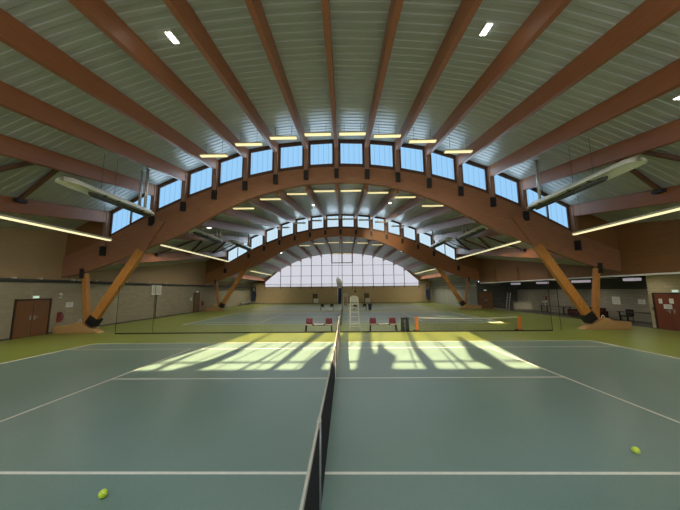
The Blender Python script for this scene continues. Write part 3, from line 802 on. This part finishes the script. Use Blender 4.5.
for i, (y, L) in enumerate(((24.6, 1.2), (20.2, 1.2), (15.6, 1.5), (11.4, .9))):
    r = thing('ceiling_lamp', (20.2, y, 3.2), 'pale lilac ceiling lamp '+names[i], 'ceiling lamp', 'lamps under the recess ceiling')
    MB().box(19.7, 20.7, y-L/2, y+L/2, 3.12, 3.24).build('housing', M['steel'], r)
    MB().box(19.95, 20.45, y-L/2+.04, y+L/2-.04, 2.92, 3.12).build('diffuser', M['lilac'], r, bevel=.04)
    bulb('tube', (20.2, y, 2.88), 75, r, 165)
r = thing('soffit_lamp', (18.55, 9.0, 3.2), 'flat warm strip lamp under the soffit above the cream wall', 'ceiling lamp')
MB().box(18.3, 18.55, 8.2, 9.6, 3.20, 3.25).build('housing', M['white'], r); MB().box(18.32, 18.53, 8.25, 9.55, 3.185, 3.20).build('diffuser', M['warm'], r)
bulb('tube', (18.42, 9.2, 3.14), 22, r, 170)
r = thing('light_switch', (XRN, 9.5, 1.1), 'small dark switch plate left of the red brown door', 'switch')
MB().box(XRN-.02, XRN, 9.44, 9.54, 1.08, 1.24).build('plate', M['black'], r); MB().box(XRN-.03, XRN-.02, 9.47, 9.51, 1.13, 1.19).build('rocker', M['offwhite'], r)

# ------------------------------------------------------------------ lamps under the roof
def tube_lamp(u, y, z, L, label, group, watts=330, lit=True):
    x = XC+u
    r = thing('tube_lamp', (x, y, z), label, 'hanging lamp', group)
    h = MB(); h.quadbox([(x-L/2, y-.13, z), (x+L/2, y-.13, z), (x+L/2, y+.13, z), (x-L/2, y+.13, z), (x-L/2, y-.06, z+.10), (x+L/2, y-.06, z+.10), (x+L/2, y+.06, z+.10), (x-L/2, y+.06, z+.10)])
    h.build('housing', M['offwhite'], r)
    MB().box(x-L/2+.03, x+L/2-.03, y-.11, y+.11, z-.045, z).build('diffuser', M['lamp'] if lit else M['offwhite'], r)
    if lit: bulb('tube', (x, y, z-.07), watts, r)
    for s in (-.3, .3):
        zr = min(roof(u+s*L, y), roof(u+s*L, y))
        MB().tube([(x+s*L, y, z+.09), (x+s*L, y, zr)], .009, 6).build('wire', M['steel'], r)
rows = ['in front of the nearest arch windows', 'just beyond the nearest arch', 'in front of the second arch windows', 'just beyond the second arch', 'under the gable window head']
pl = {-7: 'first', -5: 'second', -3: 'third', -1: 'fourth', 1: 'fifth', 3: 'sixth', 5: 'seventh', 7: 'eighth'}
for u in (-7, -5, -3, -1, 1, 3, 5, 7):
    zc = lerp_curve(ROOF, u)
    tube_lamp(u, 6.8, zc-SL*2.4-.66-.005*u*u, 1.57, '%s lit tube lamp from left %s' % (pl[u], rows[0]), 'tube lamps before the nearest arch', 170)
    tube_lamp(u, 11.7, zc-SL*15.8-.22-.006*u*u, 1.58, '%s lit tube lamp from left %s' % (pl[u], rows[1]), 'tube lamps beyond the nearest arch')
    tube_lamp(u, 25.0, zc-SL*2.5-.98, 1.5, '%s unlit tube lamp from left %s' % (pl[u], rows[2]), 'tube lamps before the second arch', 0, False)
    if abs(u) < 6: tube_lamp(u, 29.6, lerp_curve(ROOF3, u)-.70, 1.5, '%s tube lamp from left %s' % (pl[u], rows[3]), 'tube lamps beyond the second arch')
for u, nm in ((-1, 'left'), (1, 'right')):
    tube_lamp(u, 43.4, 9.30, 1.6, '%s one of two yellow tube lamps %s' % (nm, rows[4]), 'tube lamps under the gable window')

def strip_light(x, y0, y1, z, label, watts):
    r = thing('strip_light', (x, (y0+y1)/2, z), label, 'strip light', 'long strip lights along the sides')
    MB().box(x-.11, x+.11, y0, y1, z, z+.09).build('housing', M['offwhite'], r)
    MB().box(x-.09, x+.09, y0+.03, y1-.03, z-.06, z).build('diffuser', M['strip'], r)
    for i in range(4): bulb('tube', (x, y0+(y1-y0)*(i+.5)/4, z-.09), watts, r, 168)
    n = max(2, int((y1-y0)/4))
    for i in range(n):
        y = y0+.6+(y1-y0-1.2)*i/(n-1)
        MB().tube([(x, y, z+.08), (x, y, roof(x-XC, y))], .006, 6).build('wire', M['steel'], r)
for sx, nm in ((-1, 'left'), (1, 'right')):
    strip_light(sx*13.55, -4.6, 7.75, 5.55, 'long lit strip light at %s ending before the nearest arch' % nm, 190)
    strip_light(sx*13.55, 12.3, 24.6, 6.02, 'long lit strip light at %s between the two arches' % nm, 250)
    strip_light(sx*13.55, 32.6, 44.2, 5.72 if False else 5.45, 'long lit strip light at %s beyond the second arch' % nm, 400)

def flood(u, y, label):
    x = XC+u; z = roof(u, y)
    r = thing('flood_light', (x, y, z), label, 'flood light', 'flood lights on the roof deck')
    def slab(b, x0, x1, h, d0, d1):
        b.quadbox([(x0, y-h, z-d1-SL*h), (x1, y-h, z-d1-SL*h), (x1, y+h, z-d1+SL*h), (x0, y+h, z-d1+SL*h), (x0, y-h, z-d0-SL*h), (x1, y-h, z-d0-SL*h), (x1, y+h, z-d0+SL*h), (x0, y+h, z-d0+SL*h)]); return b
    slab(MB(), x-.11, x+.11, .25, -.03, .05).build('housing', M['white'], r)
    for s in (-1, 1): slab(MB(), x+s*.05-.03, x+s*.05+.03, .22, .05, .075).build('lens', M['flood'], r)
flood(-4.98, -.37, 'bright white flood light overhead, left of the centre beam')
flood(4.98, -.40, 'bright white flood light overhead, right of the centre beam')
flood(11.08, -.12, 'bright flood light at the right edge of the nearest roof')
flood(-11.05, 14.8, 'small bright flood light low at left beyond the nearest arch')
flood(-2.6, 18.7, 'small bright flood light left of centre in the middle bay')
flood(4.7, 16.6, 'small bright flood light right of centre in the middle bay')
flood(10.6, 17.3, 'small bright flood light low at right beyond the nearest arch')
fl = bpy.data.lights.new('added_arch_spot', 'SPOT'); fl.energy = 2600; fl.color = (1.0, .80, .48); fl.spot_size = math.radians(34); fl.spot_blend = .8; fl.shadow_soft_size = 0.0  # added warm spot, imitates the orange glow on the second arch
fo = bpy.data.objects.new('added_arch_spot', fl); COL.objects.link(fo); fo.location = (XC+4.7, 16.75, roof(4.7, 16.75)-.12)
fo.rotation_euler = (Vector((5.6, YB, 9.0))-Vector(fo.location)).to_track_quat('-Z', 'Y').to_euler()
flood(-9.0, 33.0, 'tiny flood light at left under the farthest roof')
flood(9.0, 33.0, 'tiny flood light at right under the farthest roof')

# ------------------------------------------------------------------ radiant tube heaters
def heater(x, y0, y1, z, label, fl):
    r = thing('radiant_heater', (x, (y0+y1)/2, z), label, 'radiant heater', 'radiant tube heaters under the side roofs')
    b = MB(); n = 10; ys = [y0, y0+.12, y0+.5, y1-.4, y1-.1, y1]; sc = [.45, .8, 1, 1, .75, .45]
    for y, s in zip(ys, sc):
        for k in range(n+1):
            t = PI*k/n
            b.v.append((x+.40*s*math.cos(t), y, z+.30*s*math.sin(t)))
    for i in range(len(ys)-1):
        for k in range(n): b.f.append((i*(n+1)+k, i*(n+1)+k+1, (i+1)*(n+1)+k+1, (i+1)*(n+1)+k))
    b.f.append(tuple(range(n+1))); b.f.append(tuple(range((len(ys)-1)*(n+1)+n, (len(ys)-1)*(n+1)-1, -1)))
    b.build('hood', M['hood'], r, smooth=True)
    MB().tube([(x-.12, y0+1.6, z-.06), (x-.12, y1-.25, z-.06)], .075, 10).tube([(x+.12, y0+1.6, z-.06), (x+.12, y1-.25, z-.06)], .075, 10).tube([(x-.12, y0+1.6, z-.06), (x, y0+1.35, z-.06), (x+.12, y0+1.6, z-.06)], .075, 10).build('burner_tube', M['tube'], r, smooth=True)
    for y in (y0+1.9, (y0+y1)/2, y1-1.0):
        MB().box(x-.33, x+.33, y-.03, y+.03, z-.02, z+.02).build('cross_strap', M['tube'], r)
        MB().tube([(x, y, z+.28), (x, y, roof(x-XC, y))], .008, 6).build('chain', M['steel'], r)
    for dx in fl:
        MB().tube([(x+dx, y1-.75, z+.15), (x+dx, y1-.75, roof(x+dx-XC, y1-.75)-.03)], .075, 10).build('flue', M['aluminium'], r, smooth=True)
heater(-11.2, 2.35, 7.7, 6.98, 'radiant heater with two flue pipes at left of the nearest bay', (-.16, .16))
heater(10.9, 1.3, 7.2, 6.92, 'radiant heater with one thick flue at right of the nearest bay', (0,))
for x, nm in ((-11.2, 'left'), (10.9, 'right')):
    heater(x, 11.1, 17.0, 7.30 if False else 7.0, 'radiant heater at %s just beyond the nearest arch' % nm, (0, .3))
    heater(x, 19.4, 25.3, 7.45, 'radiant heater at %s nearest the second arch windows' % nm, (0,))

# roof bracing between the two outer beams
ends = [('first', 4.6, 3.1), ('second', 1.6, 3.1), ('third', 1.4, -.2)]
def brace(sx, ya, yb, label, grp):
    za = roof(15, ya)-.12; zb = roof(12, yb)-.22
    a = (XC+sx*14.88, ya, za); c = (XC+sx*12.12, yb, zb)
    r = thing('roof_brace', ((a[0]+c[0])/2, (ya+yb)/2, (za+zb)/2), label, 'brace', grp)
    MB().bar(a, c, .14, .14).build('tie', M['brace'], r)
    MB().box(min(a[0], a[0]-sx*.25), max(a[0], a[0]-sx*.25), ya-.2, ya+.2, za-.07, za+.07).build('gusset', M['steel'], r)
for sx, nm in ((-1, 'left'), (1, 'right')):
    brace(sx, 4.15, 3.5, 'brown diagonal roof brace at %s meeting the outer beam' % nm, 'roof braces of the nearest bay')
    brace(sx, 1.2, 2.9, 'brown roof brace at %s edge of the nearest bay' % nm, 'roof braces of the nearest bay')
    for nmb, ya, yb in (('first', 14.0, 16.4), ('second', 18.8, 16.6), ('third', 19.2, 21.4), ('fourth', 23.8, 21.6), ('fifth', 24.3, 26.2)):
        brace(sx, ya, yb, '%s dark roof brace from the nearest arch at %s of middle bay' % (nmb, nm), 'roof braces of the middle bay')

# ------------------------------------------------------------------ tennis balls
def ball(x, y, label, rz):
    R = .047
    r = thing('tennis_ball', (x, y, .0055), label, 'tennis ball', 'loose tennis balls')
    z = R+.0055
    MB().ball((x, y, z), R, 24, 16).build('felt', M['ball'], r, smooth=True)
    pts = []
    for i in range(49):
        t = 2*PI*i/48
        a = .44; vx = a*math.cos(t)+(1-a)*math.cos(3*t)*.45; vy = a*math.sin(t)-(1-a)*math.sin(3*t)*.45; vz = math.sqrt(max(0, .45))*math.sin(2*t)
        d = Vector((vx, vy, vz)).normalized()*R*1.003
        d.rotate(Matrix.Rotation(rz, 3, 'X'))
        pts.append((x+d.x, y+d.y, z+d.z))
    MB().tube(pts, .0022, 6, False).build('seam', M['seam'], r, smooth=True)
ball(-2.65, -4.58, 'yellow green tennis ball on near court left of the net', .7)
ball(4.62, -3.67, 'yellow green tennis ball on near court right of the net', 1.9)

# ------------------------------------------------------------------ trees outside the near gable (they streak the sunlight on the court)
TANE, AZ = .333, .15
def outside(xf, yf, yo):
    """point at distance yo outside whose shadow reaches the floor at (xf, yf)"""
    d = yf-yo
    return (xf-AZ*d, yo, TANE*d)
def tree(yo, pts, radii, label, crown=None):
    P = [outside(x, y, yo) for x, y in pts]
    r = thing('bare_tree', (P[0][0], yo, -.25), label, 'tree', 'trees outside the near gable')
    base = (P[0][0]+.1, yo, -.3)
    MB().tube([base]+P, [radii[0]*1.6]+[q*1.32 for q in radii], 10).build('trunk', M['bark'], r, smooth=True)
    if crown:
        b = MB()
        for (x, y, rr) in crown: b.ball(outside(x, y, yo), rr, 12, 8, (1, .8, 1))
        b.build('foliage', M['leaf'], r, smooth=True)
tree(-14.6, [(-5.72, -1.97), (-5.72, 1.03), (-5.81, 1.85), (-5.79, 2.82), (-5.5, 6.5)], [0.079, 0.075, 0.08, 0.075, 0.03], 'bare tree outside the near gable, first from left')
tree(-14.8, [(-4.83, -2.15), (-4.83, 0.85), (-4.45, 1.62), (-4.25, 2.95), (-4.2, 5.43), (-4.1, 8.5)], [0.315, 0.3, 0.24, 0.19, 0.09, 0.05], 'bare tree outside the near gable, second from left')
tree(-15.1, [(-3.01, -2.02), (-3.01, 0.98), (-2.75, 2.13), (-2.5, 4), (-2.2, 7)], [0.063, 0.06, 0.06, 0.05, 0.04], 'bare tree outside the near gable, third from left')
tree(-15.3, [(-2.04, -2.04), (-2.04, 0.96), (-1.88, 1.83), (-1.67, 4.19), (-1.2, 8.05), (-1.1, 9.6)], [0.105, 0.1, 0.11, 0.14, 0.2, 0.12], 'bare tree outside the near gable, fourth from left')
tree(-14.6, [(-0.81, -2.06), (-0.81, 0.94), (-0.7, 2.23), (-0.48, 3.95), (-0.23, 5.29)], [0.284, 0.27, 0.25, 0.15, 0.04], 'bare tree outside the near gable, fifth from left')
tree(-14.8, [(1.0, -2.09), (1.0, 0.91), (1.08, 2.33), (1.22, 4.53), (1.5, 7.93), (1.6, 9.6)], [0.315, 0.3, 0.25, 0.19, 0.2, 0.15], 'bare tree outside the near gable, sixth from left')
tree(-15.1, [(1.55, -1.99), (1.55, 1.01), (1.76, 2.32), (1.78, 3.5), (1.84, 4.1), (1.85, 4.4), (1.86, 4.74)], [0.21, 0.2, 0.33, 0.17, 0.09, 0.15, 0.12], 'bare tree outside the near gable, seventh from left')
tree(-15.3, [(3.0, -2.13), (3.0, 0.87), (3.15, 2.28), (3.31, 4.25), (3.85, 7.47), (4.0, 9.6)], [0.158, 0.15, 0.16, 0.11, 0.09, 0.06], 'bare tree outside the near gable, eighth from left')
tree(-14.6, [(4.15, -2.1), (4.15, 0.9), (4.3, 2.2), (4.6, 4.5), (4.9, 8)], [0.053, 0.05, 0.05, 0.04, 0.03], 'bare tree outside the near gable, ninth from left')
tree(-14.8, [(5.23, -2.17), (5.23, 0.83), (5.25, 2.23), (5.61, 3.63), (5.87, 5.2), (6.23, 6.72)], [0.231, 0.22, 0.36, 0.28, 0.17, 0.09], 'bare tree outside the near gable, tenth from left')

# ------------------------------------------------------------------ light
sun = bpy.data.lights.new('sun', 'SUN'); sun.energy = 57; sun.angle = math.radians(.6); sun.color = (1.0, .765, .49)
so = bpy.data.objects.new('sun', sun); COL.objects.link(so); so.location = (-5, -40, 20)
d = Vector((AZ, 1, -TANE)).normalized()
so.rotation_euler = d.to_track_quat('-Z', 'Y').to_euler()
W = bpy.data.worlds.new('sky'); S.world = W; W.use_nodes = True
nt = W.node_tree; bg = nt.nodes['Background']
bg.inputs['Color'].default_value = (.62, .78, 1.0, 1); bg.inputs['Strength'].default_value = 7.0

# ------------------------------------------------------------------ camera (0.5x phone lens held above the near end of the net)
cam = bpy.data.cameras.new('camera'); co = bpy.data.objects.new('camera', cam); COL.objects.link(co)
cam.sensor_width = 36; cam.sensor_fit = 'HORIZONTAL'; cam.lens = 36*277.6/680; cam.clip_start = .05; cam.clip_end = 300
Rr = ((.999815, .016712, -.009482), (-.011514, .125997, -.991964), (-.015383, .99189, .126166))
m3 = Matrix((Rr[0], [-v for v in Rr[1]], [-v for v in Rr[2]])).transposed()
m4 = m3.to_4x4(); m4.translation = Vector((.2985, -8.2244, 2.4645)); co.matrix_world = m4
S.camera = co
S.view_settings.view_transform = 'Standard'; S.view_settings.look = 'None'; S.view_settings.gamma = 1; S.view_settings.use_curve_mapping = False
S.view_settings.exposure = 0.0
cy = S.cycles
cy.use_denoising = True; cy.max_bounces = 8; cy.diffuse_bounces = 5; cy.glossy_bounces = 4; cy.transparent_max_bounces = 12
cy.sample_clamp_indirect = 12.0; cy.blur_glossy = 1.0; cy.use_light_tree = True
